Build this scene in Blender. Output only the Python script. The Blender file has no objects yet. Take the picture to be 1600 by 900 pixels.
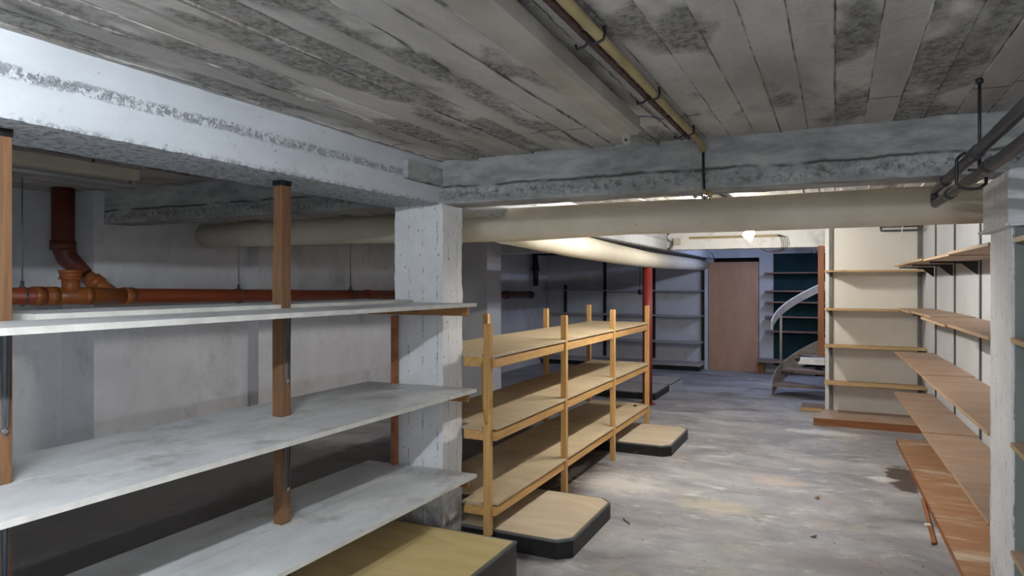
import bpy, bmesh, math, random
from mathutils import Vector, Matrix, noise
random.seed(7)
PI = math.pi
SC = bpy.context.scene
COL = SC.collection

# ------------------------------------------------------------------ camera
cam_d = bpy.data.cameras.new('camera')
cam_d.sensor_width = 36.0
cam_d.lens = 1062.0 * 36.0 / 1600.0
cam_d.shift_y = -0.0047
cam_d.clip_start = 0.05
cam = bpy.data.objects.new('camera', cam_d)
COL.objects.link(cam)
cam.location = (0, 0, 1.55)
cam.rotation_euler = (PI / 2, 0, math.radians(25.43))
SC.camera = cam
SC.view_settings.view_transform = 'Standard'
SC.view_settings.look = 'None'
SC.view_settings.gamma = 1.0
SC.view_settings.use_curve_mapping = False
SC.view_settings.exposure = 0.0
W = bpy.data.worlds.new('world')
SC.world = W
W.use_nodes = True
W.node_tree.nodes['Background'].inputs[0].default_value = (0.5, 0.55, 0.65, 1)
W.node_tree.nodes['Background'].inputs[1].default_value = 0.02

# light strengths (the tubes and the bulb are built with their lamps further down)
TUBE_NEAR = (700.0, (0.86, 0.93, 1.0))
TUBE_FILL = (150.0, (0.86, 0.93, 1.0))  # added fill behind the viewer, no lamp known there
TUBE_MID = (330.0, (1.0, 0.965, 0.91))
TUBE_FAR = (190.0, (0.50, 0.62, 1.0))
BULB = (430.0, (1.0, 0.95, 0.87))


# ------------------------------------------------------------------ materials
class NT:
    def __init__(s, name):
        s.m = bpy.data.materials.new(name)
        s.m.use_nodes = True
        s.t = s.m.node_tree
        s.n = s.t.nodes
        s.b = s.n['Principled BSDF']
        tc = s.n.new('ShaderNodeTexCoord')
        oi = s.n.new('ShaderNodeObjectInfo')
        s.oi = oi
        s.world = s.n.new('ShaderNodeNewGeometry').outputs['Position']
        ml = s.math('MULTIPLY', oi.outputs['Random'], 37.0)
        a = s.n.new('ShaderNodeVectorMath')
        a.operation = 'ADD'
        s.L(tc.outputs['Object'], a.inputs[0])
        s.L(ml, a.inputs[1])
        s.obj = a.outputs[0]

    def L(s, a, b):
        s.t.links.new(a, b)

    def put(s, sock, v):
        if isinstance(v, (int, float)):
            sock.default_value = v
        elif isinstance(v, (tuple, list)):
            sock.default_value = tuple(v) + ((1,) if len(v) == 3 and len(sock.default_value) == 4 else ())
        else:
            s.L(v, sock)

    def math(s, op, a, b=0.0, clamp=False):
        n = s.n.new('ShaderNodeMath')
        n.operation = op
        n.use_clamp = clamp
        s.put(n.inputs[0], a)
        s.put(n.inputs[1], b)
        return n.outputs[0]

    def scale(s, vec, sc):
        n = s.n.new('ShaderNodeMapping')
        s.L(vec, n.inputs[0])
        n.inputs['Scale'].default_value = sc
        return n.outputs[0]

    def noise(s, vec, sc, detail=4.0, rough=0.55, dist=0.0):
        n = s.n.new('ShaderNodeTexNoise')
        s.L(vec, n.inputs['Vector'])
        n.inputs['Scale'].default_value = sc
        n.inputs['Detail'].default_value = detail
        n.inputs['Roughness'].default_value = rough
        n.inputs['Distortion'].default_value = dist
        return n.outputs[0]

    def voro(s, vec, sc, feature='F1'):
        n = s.n.new('ShaderNodeTexVoronoi')
        n.feature = feature
        s.L(vec, n.inputs['Vector'])
        n.inputs['Scale'].default_value = sc
        return n.outputs['Distance']

    def ramp(s, f, *stops):
        n = s.n.new('ShaderNodeValToRGB')
        s.L(f, n.inputs[0])
        e = n.color_ramp.elements
        while len(e) < len(stops):
            e.new(0.5)
        for el, (p, c) in zip(e, stops):
            el.position = p
            el.color = (c, c, c, 1) if isinstance(c, (int, float)) else tuple(c) + (1,)
        return n.outputs[0]

    def mix(s, f, a, b, mode='MIX'):
        n = s.n.new('ShaderNodeMix')
        n.data_type = 'RGBA'
        n.blend_type = mode
        s.put(n.inputs[0], f)
        s.put(n.inputs[6], a)
        s.put(n.inputs[7], b)
        return n.outputs[2]

    def sep(s, vec):
        n = s.n.new('ShaderNodeSeparateXYZ')
        s.L(vec, n.inputs[0])
        return n.outputs

    def dist(s, vec, p, sc=(1, 1, 1)):
        """distance of vec from a fixed spot, stretched"""
        a = s.n.new('ShaderNodeVectorMath')
        a.operation = 'SUBTRACT'
        s.L(vec, a.inputs[0])
        a.inputs[1].default_value = p
        m = s.n.new('ShaderNodeVectorMath')
        m.operation = 'MULTIPLY'
        s.L(a.outputs[0], m.inputs[0])
        m.inputs[1].default_value = sc
        l = s.n.new('ShaderNodeVectorMath')
        l.operation = 'LENGTH'
        s.L(m.outputs[0], l.inputs[0])
        return l.outputs['Value']

    def bump(s, h, strength=0.5, d=0.01, prev=None):
        n = s.n.new('ShaderNodeBump')
        n.inputs['Strength'].default_value = strength
        n.inputs['Distance'].default_value = d
        s.L(h, n.inputs['Height'])
        if prev is not None:
            s.L(prev, n.inputs['Normal'])
        return n.outputs[0]

    def done(s, col, rough=0.7, normal=None, metal=0.0, spec=0.4):
        s.put(s.b.inputs['Base Color'], col)
        s.put(s.b.inputs['Roughness'], rough)
        s.b.inputs['Metallic'].default_value = metal
        s.b.inputs['Specular IOR Level'].default_value = spec
        if normal is not None:
            s.L(normal, s.b.inputs['Normal'])
        return s.m


def plain(name, col, rough=0.6, metal=0.0, var=0.15, sc=8.0, spec=0.4):
    k = NT(name)
    n = k.noise(k.obj, sc, 5)
    dark = tuple(c * (1 - var) for c in col)
    lite = tuple(min(1, c * (1 + var)) for c in col)
    c = k.ramp(n, (0.3, dark), (0.7, lite))
    return k.done(c, rough, k.bump(k.noise(k.obj, 90, 3), 0.15, 0.002), metal, spec)


def m_painted_concrete(name, c0=(0.66, 0.67, 0.67), c1=(0.80, 0.81, 0.81), pit=1.0, grime=0.4, grain=(1, 1, 1)):
    k = NT(name)
    v = k.world
    big = k.noise(v, 2.2, 6, 0.65)
    col = k.ramp(big, (0.3, c0), (0.65, c1))
    # worn grey patches
    p = k.noise(k.scale(v, grain), 5.5, 8, 0.7)
    col = k.mix(k.math('MULTIPLY', k.ramp(p, (0.54, 0.0), (0.70, 1.0)), grime), col, (0.22, 0.22, 0.21))
    # pin holes and nicks
    vv = k.voro(k.scale(v, (1, 1, 0.55)), 42)
    sel = k.ramp(k.noise(v, 9, 3), (0.50, 0.0), (0.62, 1.0))
    hole = k.math('MULTIPLY', k.ramp(vv, (0.10, 1.0), (0.20, 0.0)), sel)
    hole = k.math('MULTIPLY', hole, pit)
    col = k.mix(hole, col, (0.10, 0.095, 0.09))
    n = k.bump(k.noise(v, 45, 6, 0.7), 0.45, 0.006)
    n = k.bump(k.noise(k.scale(v, grain), 7, 6, 0.6), 0.4, 0.02, n)
    n = k.bump(hole, -0.8, 0.01, n)
    return k.done(col, 0.82, n, spec=0.25)


def m_left_beam():
    """white limewash over board-cast concrete, a ragged casting ridge along the middle"""
    k = NT('limewashed_beam')
    v = k.world
    x, y, z = k.sep(v)
    col = k.ramp(k.noise(k.scale(v, (1, 0.5, 1.3)), 3.0, 7, 0.65), (0.3, (0.47, 0.49, 0.51)), (0.65, (0.60, 0.62, 0.645)))
    wob = k.math('MULTIPLY', k.math('SUBTRACT', k.noise(k.scale(v, (1, 1, 0.2)), 5, 5, 0.7), 0.5), 0.035)
    d = k.math('ABSOLUTE', k.math('SUBTRACT', z, k.math('ADD', wob, 2.132)))
    band = k.ramp(d, (0.0, 1.0), (0.022, 0.0))
    rag = k.noise(v, 55, 7, 0.8)
    ridge = k.math('MULTIPLY', band, k.ramp(rag, (0.50, 0.0), (0.58, 1.0)))
    step = k.ramp(k.math('SUBTRACT', z, k.math('ADD', wob, 2.120)), (0.0, 0.0), (0.010, 1.0))
    col = k.mix(k.math('MULTIPLY', ridge, 0.6), col, (0.24, 0.245, 0.25))
    col = k.mix(k.math('MULTIPLY', band, k.ramp(k.noise(v, 16, 3), (0.5, 0.0), (0.7, 0.5))), col, (0.70, 0.72, 0.74))
    zz = k.math('SUBTRACT', z, 1.99)
    low = k.ramp(zz, (0.012, 1.0), (0.03, 0.0))
    edge = k.math('MULTIPLY', low, k.ramp(k.noise(v, 34, 6, 0.8), (0.48, 0.0), (0.58, 0.8)))
    col = k.mix(edge, col, (0.12, 0.12, 0.12))
    nick = k.math('MULTIPLY', k.ramp(k.voro(k.scale(v, (1, 0.7, 1)), 34), (0.10, 1.0), (0.17, 0.0)), k.ramp(k.noise(v, 8, 3), (0.55, 0.0), (0.64, 0.8)))
    col = k.mix(nick, col, (0.16, 0.155, 0.15))
    lw = k.math('MULTIPLY', k.ramp(zz, (0.06, 0.6), (0.13, 0.0)), k.ramp(k.noise(v, 9, 8, 0.8), (0.56, 0.0), (0.68, 0.7)))
    col = k.mix(lw, col, (0.25, 0.255, 0.26))
    n = k.bump(k.noise(v, 60, 6, 0.75), 0.35, 0.004)
    n = k.bump(k.noise(k.scale(v, (1, 0.5, 1)), 9, 5), 0.3, 0.012, n)
    n = k.bump(ridge, 0.9, 0.008, n)
    n = k.bump(step, -0.12, 0.006, n)
    n = k.bump(k.math('MAXIMUM', edge, nick), -0.9, 0.008, n)
    return k.done(col, 0.8, n, spec=0.25)


def m_column():
    """white paint over board-cast concrete: vertical seams with chipped dark pores"""
    k = NT('column_paint')
    v = k.world
    x, y, z = k.sep(v)
    wob = k.math('MULTIPLY', k.math('SUBTRACT', k.noise(v, 6, 4), 0.5), 0.012)
    s = k.math('ADD', k.math('ADD', x, y), wob)
    fr = k.math('ABSOLUTE', k.math('SUBTRACT', k.math('FRACT', k.math('DIVIDE', s, 0.098)), 0.5))
    seam = k.ramp(fr, (0.455, 0.0), (0.49, 1.0))
    br = k.ramp(k.noise(k.scale(v, (1, 1, 0.6)), 26, 6, 0.75), (0.50, 0.0), (0.58, 1.0))
    mark = k.math('MULTIPLY', seam, br)
    vv = k.voro(k.scale(v, (1, 1, 0.5)), 38)
    hole = k.math('MULTIPLY', k.ramp(vv, (0.12, 1.0), (0.2, 0.0)), k.ramp(k.noise(v, 12, 3), (0.52, 0.0), (0.62, 1.0)))
    mark = k.math('MAXIMUM', mark, hole)
    col = k.ramp(k.noise(v, 3, 7, 0.7), (0.3, (0.68, 0.68, 0.68)), (0.65, (0.83, 0.83, 0.83)))
    low = k.ramp(k.math('ADD', z, k.math('MULTIPLY', k.noise(v, 8, 5), 0.3)), (0.22, 1.0), (0.55, 0.0))
    col = k.mix(k.math('MULTIPLY', low, k.ramp(k.noise(v, 15, 6), (0.4, 0.1), (0.6, 0.9))), col, (0.16, 0.14, 0.10))
    col = k.mix(k.math('MULTIPLY', mark, 0.85), col, (0.13, 0.125, 0.11))
    n = k.bump(k.noise(k.scale(v, (1, 1, 0.3)), 40, 6, 0.7), 0.4, 0.006)
    n = k.bump(mark, -0.9, 0.008, n)
    n = k.bump(seam, 0.3, 0.006, n)
    return k.done(col, 0.8, n, spec=0.25)


def m_cross_beam():
    """limewashed board-cast concrete with a long crack line and dirty grey film"""
    k = NT('cross_beam_concrete')
    v = k.world
    x, y, z = k.sep(v)
    col = k.ramp(k.noise(k.scale(v, (0.6, 1, 2)), 5, 8, 0.7), (0.32, (0.20, 0.20, 0.20)), (0.66, (0.50, 0.50, 0.48)))
    wob = k.math('MULTIPLY', k.math('SUBTRACT', k.noise(k.scale(v, (1, 1, 0)), 3.5, 6, 0.7), 0.5), 0.05)
    d = k.math('ABSOLUTE', k.math('SUBTRACT', z, k.math('ADD', wob, 2.095)))
    crack = k.ramp(d, (0.0, 1.0), (0.012, 0.0))
    crack = k.math('MULTIPLY', crack, k.ramp(k.noise(v, 4, 2), (0.40, 0.0), (0.5, 1.0)))
    d2 = k.ramp(k.math('ABSOLUTE', k.math('SUBTRACT', z, 2.05)), (0.0, 1.0), (0.06, 0.0))
    spots = k.math('MULTIPLY', d2, k.ramp(k.noise(v, 24, 7, 0.8), (0.48, 0.0), (0.6, 1.0)))
    col = k.mix(spots, col, (0.11, 0.105, 0.10))
    col = k.mix(crack, col, (0.05, 0.05, 0.045))
    n = k.bump(k.noise(v, 30, 7, 0.75), 0.5, 0.008)
    n = k.bump(crack, -1.0, 0.01, n)
    return k.done(col, 0.85, n, spec=0.2)


BW = 0.112


def m_ceiling():
    k = NT('board_cast_ceiling')
    v = k.world
    x, y, z = k.sep(v)
    fl = k.math('FLOOR', k.math('DIVIDE', x, BW))
    wn = k.n.new('ShaderNodeTexWhiteNoise')
    wn.noise_dimensions = '1D'
    k.L(fl, wn.inputs['W'])
    r = wn.outputs['Value']
    fr = k.math('ABSOLUTE', k.math('SUBTRACT', k.math('FRACT', k.math('DIVIDE', x, BW)), 0.5))
    wob = k.math('MULTIPLY', k.noise(v, 14, 5, 0.7), 0.03)
    seam = k.ramp(k.math('ADD', fr, wob), (0.488, 0.0), (0.502, 1.0))
    seamc = k.math('MULTIPLY', seam, k.ramp(k.noise(v, 7, 4), (0.42, 0.15), (0.58, 1.0)))
    base = k.ramp(k.noise(k.scale(v, (1.6, 0.5, 1)), 2.2, 7, 0.65), (0.25, (0.37, 0.355, 0.33)), (0.7, (0.68, 0.65, 0.61)))
    base = k.mix(0.6, base, k.ramp(r, (0.0, (0.62, 0.61, 0.60)), (1.0, (1.0, 0.99, 0.97))), 'MULTIPLY')
    # coarse honeycombed patches on some boards
    sel = k.ramp(k.math('ADD', k.noise(k.scale(v, (2.2, 0.9, 1)), 1.7, 3), k.math('MULTIPLY', r, 0.22)), (0.60, 0.0), (0.68, 1.0))
    coarse = k.noise(k.scale(v, (1, 0.8, 1)), 42, 8, 0.8)
    pits = k.math('MULTIPLY', sel, k.ramp(coarse, (0.42, 1.0), (0.56, 0.0)))
    col = k.mix(k.math('MULTIPLY', pits, 0.75), base, (0.12, 0.115, 0.10))
    col = k.mix(k.math('MULTIPLY', seamc, 0.9), col, (0.09, 0.085, 0.08))
    # board end joints near the cross beam
    jw = k.math('ADD', y, k.math('MULTIPLY', r, 0.10))
    jw = k.math('ADD', jw, k.math('MULTIPLY', k.noise(v, 10, 4), 0.02))
    j = k.ramp(k.math('ABSOLUTE', k.math('SUBTRACT', jw, 2.93)), (0.0, 1.0), (0.010, 0.0))
    j = k.math('MULTIPLY', j, k.ramp(k.noise(v, 5, 3), (0.42, 0.1), (0.55, 1.0)))
    col = k.mix(j, col, (0.07, 0.065, 0.06))
    # rusty brown blots and grey veil
    bl = k.ramp(k.noise(v, 1.3, 5, 0.6), (0.55, 0.0), (0.72, 0.45))
    col = k.mix(bl, col, (0.30, 0.25, 0.21))
    n = k.bump(k.noise(k.scale(v, (1, 0.18, 1)), 70, 5, 0.7), 0.35, 0.004)
    n = k.bump(k.math('MULTIPLY', sel, coarse), 0.9, 0.02, n)
    n = k.bump(k.noise(v, 22, 6, 0.7), 0.55, 0.012, n)
    n = k.bump(k.math('MAXIMUM', seamc, j), -0.8, 0.012, n)
    return k.done(col, 0.85, n, spec=0.25)


def m_floor():
    k = NT('stained_concrete_floor')
    v = k.world
    x, y, z = k.sep(v)
    sv = k.scale(v, (0.8, 1.5, 1))
    a = k.noise(sv, 1.6, 9, 0.68, 0.6)
    col = k.ramp(a, (0.32, (0.12, 0.116, 0.12)), (0.43, (0.235, 0.232, 0.24)), (0.55, (0.33, 0.333, 0.35)), (0.68, (0.47, 0.47, 0.47)))
    # beige wear
    b = k.ramp(k.noise(k.scale(v, (1, 1.2, 1)), 2.7, 7, 0.7, 0.4), (0.52, 0.0), (0.66, 0.6))
    col = k.mix(b, col, (0.42, 0.37, 0.305))
    # pale chalky bloom
    c = k.ramp(k.noise(k.scale(v, (0.7, 1.5, 1)), 3.8, 9, 0.75, 0.5), (0.56, 0.0), (0.66, 0.75))
    col = k.mix(c, col, (0.62, 0.61, 0.59))
    # purple-grey film
    f = k.ramp(k.noise(v, 0.9, 4), (0.5, 0.0), (0.65, 0.5))
    col = k.mix(f, col, (0.24, 0.215, 0.225))
    # fine grit
    g = k.ramp(k.noise(v, 60, 6, 0.8), (0.60, 0.0), (0.72, 0.8))
    col = k.mix(g, col, (0.13, 0.12, 0.11))
    wob = k.noise(k.scale(v, (0.8, 1.3, 1)), 5.0, 9, 0.8, 0.8)

    def blot(p, sc, c, lo, hi, amt, col, w=0.9):
        d = k.math('ADD', k.dist(v, p, sc), k.math('MULTIPLY', k.math('SUBTRACT', wob, 0.5), w))
        return k.mix(k.ramp(d, (lo, amt), (hi, 0.0)), col, c)
    col = blot((-2.9, 4.6, 0), (0.75, 0.42, 1), (0.07, 0.052, 0.04), 0.85, 1.0, 0.95, col, 0.5)
    col = blot((-3.9, 3.2, 0), (0.5, 0.45, 1), (0.07, 0.055, 0.045), 0.8, 1.05, 0.75, col, 0.6)
    col = blot((-1.50, 5.10, 0), (2.6, 3.0, 1), (0.66, 0.63, 0.58), 0.35, 1.0, 0.7, col, 2.6)
    col = blot((-1.93, 5.25, 0), (16, 2.2, 1), (0.70, 0.68, 0.64), 0.5, 1.0, 0.8, col, 3.0)
    col = blot((-0.76, 4.88, 0), (3.0, 5.0, 1), (0.60, 0.53, 0.36), 0.3, 0.95, 0.5, col, 2.8)
    col = blot((-0.42, 5.70, 0), (3.6, 5.0, 1), (0.55, 0.42, 0.34), 0.3, 0.95, 0.5, col, 2.8)
    col = blot((0.50, 6.20, 0), (6.0, 2.2, 1), (0.075, 0.055, 0.045), 0.78, 0.84, 0.93, col, 1.5)
    col = blot((0.33, 6.12, 0), (7.0, 8.0, 1), (0.74, 0.74, 0.74), 0.5, 0.8, 0.7, col, 2.5)
    col = blot((-0.1, 7.75, 0), (2.2, 6.0, 1), (0.68, 0.68, 0.67), 0.5, 0.9, 0.6, col, 2.6)
    col = blot((0.1, 4.1, 0), (2.0, 4.0, 1), (0.17, 0.14, 0.155), 0.5, 1.0, 0.5, col, 2.0)
    n = k.bump(k.noise(v, 25, 7, 0.7), 0.25, 0.006)
    n = k.bump(k.noise(v, 3, 5), 0.2, 0.02, n)
    rg = k.ramp(a, (0.3, 0.42), (0.7, 0.68))
    return k.done(col, rg, n, spec=0.35)


def m_plaster(name, c0, c1, dirt=0.35, panel=None):
    k = NT(name)
    v = k.world
    col = k.ramp(k.noise(k.scale(v, (1, 1, 0.7)), 1.8, 8, 0.7), (0.3, c0), (0.7, c1))
    d = k.ramp(k.noise(k.scale(v, (1.5, 1.5, 1.0)), 2.2, 8, 0.75), (0.54, 0.0), (0.74, dirt))
    col = k.mix(d, col, tuple(c * 0.5 for c in c0))
    s = k.ramp(k.noise(v, 30, 4, 0.7), (0.66, 0.0), (0.72, 0.5))
    col = k.mix(s, col, (0.2, 0.18, 0.15))
    n = k.bump(k.noise(v, 35, 5, 0.6), 0.2, 0.004)
    return k.done(col, 0.8, n, spec=0.25)


def m_wood(name, c0, c1, axis=1, sc=9.0, rough=0.55, strength=1.0):
    k = NT(name)
    s = [sc, sc, sc]
    s[axis] = sc * 0.06
    v = k.scale(k.obj, tuple(s))
    g = k.noise(v, 1.6, 7, 0.62, 1.2)
    f = k.noise(k.scale(k.obj, tuple(q * 7 for q in s)), 1.0, 5, 0.7)
    col = k.ramp(g, (0.32, c0), (0.62, c1))
    col = k.mix(k.math('MULTIPLY', k.ramp(f, (0.45, 0.0), (0.7, 0.5)), strength), col, tuple(c * 0.62 for c in c0))
    kn = k.voro(k.scale(k.obj, tuple((1.2 if i == axis else 5.0) for i in range(3))), 1.6)
    col = k.mix(k.ramp(kn, (0.05, 0.7), (0.10, 0.0)), col, tuple(c * 0.3 for c in c0))
    return k.done(col, rough, k.bump(f, 0.15, 0.003), spec=0.35)


def m_ply(name, c0, c1, stain=None, amt=0.0, rough=0.5, axis=0):
    k = NT(name)
    s = [1.0, 1.0, 1.0]
    s[axis] = 0.25
    v = k.scale(k.obj, tuple(s))
    g = k.noise(v, 7.0, 7, 0.6, 0.8)
    col = k.ramp(g, (0.32, c0), (0.66, c1))
    big = k.noise(k.obj, 1.6, 4)
    col = k.mix(k.ramp(big, (0.4, 0.0), (0.65, 0.35)), col, tuple(c * 0.72 for c in c0))
    col = k.mix(0.22, col, k.ramp(k.oi.outputs['Random'], (0.0, (0.45, 0.43, 0.42)), (1.0, (1.15, 1.1, 1.05))), 'MULTIPLY')
    if stain:
        d = k.ramp(k.noise(k.scale(k.obj, (0.7, 3.0, 1)), 2.3, 8, 0.7, 0.6), (0.54, 0.0), (0.64, amt))
        col = k.mix(d, col, stain)
    return k.done(col, rough, k.bump(k.noise(k.obj, 60, 4), 0.12, 0.002), spec=0.35)


def m_white_board():
    k = NT('stained_white_laminate')
    v = k.world
    col = k.ramp(k.noise(k.scale(v, (1.8, 0.7, 1)), 2.2, 8, 0.7, 0.3), (0.32, (0.50, 0.505, 0.51)), (0.6, (0.73, 0.74, 0.75)))
    # rectangles left by packets, and ring marks
    x, y, z = k.sep(v)
    bx = k.math('FLOOR', k.math('MULTIPLY', y, 4.3))
    bz = k.math('FLOOR', k.math('MULTIPLY', x, 5.1))
    cmb = k.n.new('ShaderNodeCombineXYZ')
    k.L(bx, cmb.inputs[0])
    k.L(bz, cmb.inputs[1])
    k.L(k.math('FLOOR', k.math('MULTIPLY', z, 3)), cmb.inputs[2])
    wn = k.n.new('ShaderNodeTexWhiteNoise')
    k.L(cmb.outputs[0], wn.inputs['Vector'])
    col = k.mix(k.ramp(wn.outputs['Value'], (0.5, 0.0), (0.9, 0.35)), col, (0.60, 0.62, 0.63))
    vd = k.voro(v, 7.5)
    rm = k.math('MULTIPLY', k.ramp(vd, (0.28, 1.0), (0.32, 0.0)), k.ramp(k.noise(v, 1.8, 2), (0.48, 0.0), (0.56, 0.6)))
    col = k.mix(rm, col, (0.62, 0.63, 0.61))
    d = k.ramp(k.noise(v, 3.1, 8, 0.75), (0.52, 0.0), (0.66, 0.75))
    col = k.mix(d, col, (0.30, 0.285, 0.26))
    return k.done(col, 0.42, k.bump(k.noise(v, 30, 4), 0.08, 0.002), spec=0.4)


def m_duct():
    k = NT('painted_duct')
    v = k.world
    col = k.ramp(k.noise(v, 3, 6), (0.3, (0.66, 0.60, 0.48)), (0.7, (0.78, 0.73, 0.61)))
    sp = k.ramp(k.noise(v, 16, 5, 0.7), (0.64, 0.0), (0.72, 0.6))
    col = k.mix(sp, col, (0.35, 0.28, 0.20))
    return k.done(col, 0.55, k.bump(k.noise(v, 6, 4), 0.25, 0.01), spec=0.3)


def glow(name, col, strength):
    m = bpy.data.materials.new(name)
    m.use_nodes = True
    b = m.node_tree.nodes['Principled BSDF']
    b.inputs['Base Color'].default_value = (0.9, 0.9, 0.9, 1)
    b.inputs['Emission Color'].default_value = tuple(col) + (1,)
    b.inputs['Emission Strength'].default_value = strength
    return m


M = {}
M['ceiling'] = m_ceiling()
M['floor'] = m_floor()
M['beam'] = m_painted_concrete('painted_beam', (0.50, 0.52, 0.54), (0.62, 0.64, 0.66), 0.7, 0.3, (1, 0.35, 1.3))
M['cross'] = m_cross_beam()
M['left_beam'] = m_left_beam()
M['far_beam'] = m_painted_concrete('far_beam_paint', (0.72, 0.72, 0.70), (0.84, 0.84, 0.82), 0.6, 0.35)
M['column'] = m_column()
M['wall'] = m_plaster('grey_white_plaster', (0.52, 0.53, 0.56), (0.64, 0.65, 0.69))
M['wall_stained'] = m_plaster('stained_plaster', (0.52, 0.52, 0.53), (0.68, 0.68, 0.70), 0.6)
M['wall_clean'] = m_plaster('pale_plaster', (0.46, 0.47, 0.485), (0.55, 0.56, 0.58), 0.12)
M['wall_cream'] = m_plaster('cream_plaster', (0.68, 0.665, 0.62), (0.78, 0.765, 0.72), 0.12)
M['pine'] = m_wood('orange_pine', (0.50, 0.27, 0.09), (0.66, 0.40, 0.15), 2, 9.0)
M['pine_y'] = m_wood('orange_pine_rail', (0.50, 0.27, 0.09), (0.66, 0.40, 0.15), 1, 9.0)
M['oldwood'] = m_wood('weathered_brown_wood', (0.13, 0.06, 0.027), (0.22, 0.115, 0.055), 2, 11.0, 0.7)
M['batten'] = m_wood('brown_batten_wood', (0.26, 0.12, 0.04), (0.40, 0.20, 0.07), 0, 9.0, 0.6)
M['ply'] = m_ply('tan_plywood', (0.52, 0.41, 0.255), (0.66, 0.54, 0.36))
M['ply_pale'] = m_ply('pale_plywood', (0.58, 0.47, 0.33), (0.72, 0.61, 0.45), (0.72, 0.67, 0.57), 0.4)
M['ply_yellow'] = m_ply('yellowed_plywood', (0.62, 0.47, 0.19), (0.74, 0.60, 0.31), (0.46, 0.42, 0.31), 0.5)
M['ply_door'] = m_ply('door_plywood', (0.47, 0.27, 0.17), (0.56, 0.34, 0.225), axis=2)
M['brown_board'] = m_ply('brown_shelf_board', (0.36, 0.25, 0.18), (0.46, 0.34, 0.26), (0.33, 0.18, 0.09), 0.4)
M['brown_wet'] = m_ply('water_stained_board', (0.36, 0.18, 0.09), (0.46, 0.27, 0.15), (0.62, 0.54, 0.42), 0.85)
M['oak'] = m_wood('oak_shelf', (0.42, 0.27, 0.12), (0.54, 0.37, 0.18), 0, 8.0)
M['board_edge'] = m_wood('brown_board_edge', (0.36, 0.22, 0.11), (0.46, 0.31, 0.17), 1, 8.0)
M['redwood'] = m_wood('red_brown_edge', (0.26, 0.095, 0.04), (0.36, 0.15, 0.06), 0, 8.0)
M['mahog'] = m_wood('red_brown_upright', (0.19, 0.072, 0.035), (0.27, 0.11, 0.055), 2, 8.0)
M['white_board'] = m_white_board()
M['white_edge'] = plain('pale_board_edge', (0.58, 0.56, 0.51), 0.6, sc=14)
M['duct'] = m_duct()
M['black_edge'] = plain('black_edging', (0.010, 0.010, 0.010), 0.5, var=0.5, sc=20)
M['grey_trim'] = plain('grey_edge_strip', (0.13, 0.13, 0.125), 0.5)
M['dark_side'] = plain('dark_brown_laminate', (0.045, 0.038, 0.038), 0.45, var=0.4)
M['black_metal'] = plain('black_metal', (0.03, 0.03, 0.033), 0.5, 0.3)
M['dark_steel'] = plain('dark_steel', (0.10, 0.105, 0.115), 0.5, 0.3)
M['steel_grey'] = plain('grey_slotted_steel', (0.17, 0.17, 0.165), 0.5, 0.2)
M['zinc'] = plain('zinc_strap', (0.30, 0.33, 0.35), 0.4, 0.7)
M['pipe_black'] = plain('black_pipe', (0.035, 0.036, 0.042), 0.38, 0.2, var=0.5)
M['orange_pipe'] = plain('orange_drain_pipe', (0.27, 0.060, 0.022), 0.4)
M['orange_fit'] = plain('orange_fitting', (0.31, 0.095, 0.026), 0.4)
M['red_dark'] = plain('dark_red_pipe', (0.11, 0.026, 0.016), 0.45)
M['red_paint'] = plain('red_painted_steel', (0.25, 0.035, 0.03), 0.45)
M['cream'] = plain('cream_enamel', (0.50, 0.46, 0.36), 0.45, sc=4)
M['beige'] = plain('dusty_beige_enamel', (0.38, 0.35, 0.30), 0.5, sc=4, var=0.2)
M['yellow_tube'] = plain('yellowed_conduit', (0.33, 0.26, 0.125), 0.5, sc=6, var=0.25)
M['rust'] = plain('rusty_cable', (0.10, 0.055, 0.045), 0.8, var=0.5, sc=60)
M['glass_tube'] = plain('dusty_tube', (0.42, 0.43, 0.45), 0.25)
M['gold'] = plain('brass', (0.62, 0.40, 0.08), 0.3, 1.0)
M['teal'] = plain('teal_cloth', (0.005, 0.030, 0.038), 0.9, var=0.3, sc=3)
M['stair'] = plain('beige_painted_steel', (0.36, 0.32, 0.25), 0.5)
M['stair_white'] = plain('white_painted_rail', (0.62, 0.60, 0.58), 0.45)
M['tread'] = plain('brown_tread', (0.22, 0.16, 0.13), 0.5, sc=10)
M['shade_grey'] = plain('painted_shade_grey', (0.22, 0.24, 0.23), 0.6, var=0.08, sc=3)  # grey that puts shade into the colour of the right column's near face
M['grey_board'] = m_ply('grey_dusty_board', (0.38, 0.35, 0.34), (0.50, 0.47, 0.45))
M['plastic_white'] = plain('white_plastic', (0.72, 0.72, 0.68), 0.4)
M['dusty_white'] = plain('dusty_plastic', (0.33, 0.31, 0.27), 0.5, var=.3, sc=30)
M['black'] = plain('black_void', (0.006, 0.006, 0.006), 0.9)


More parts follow.
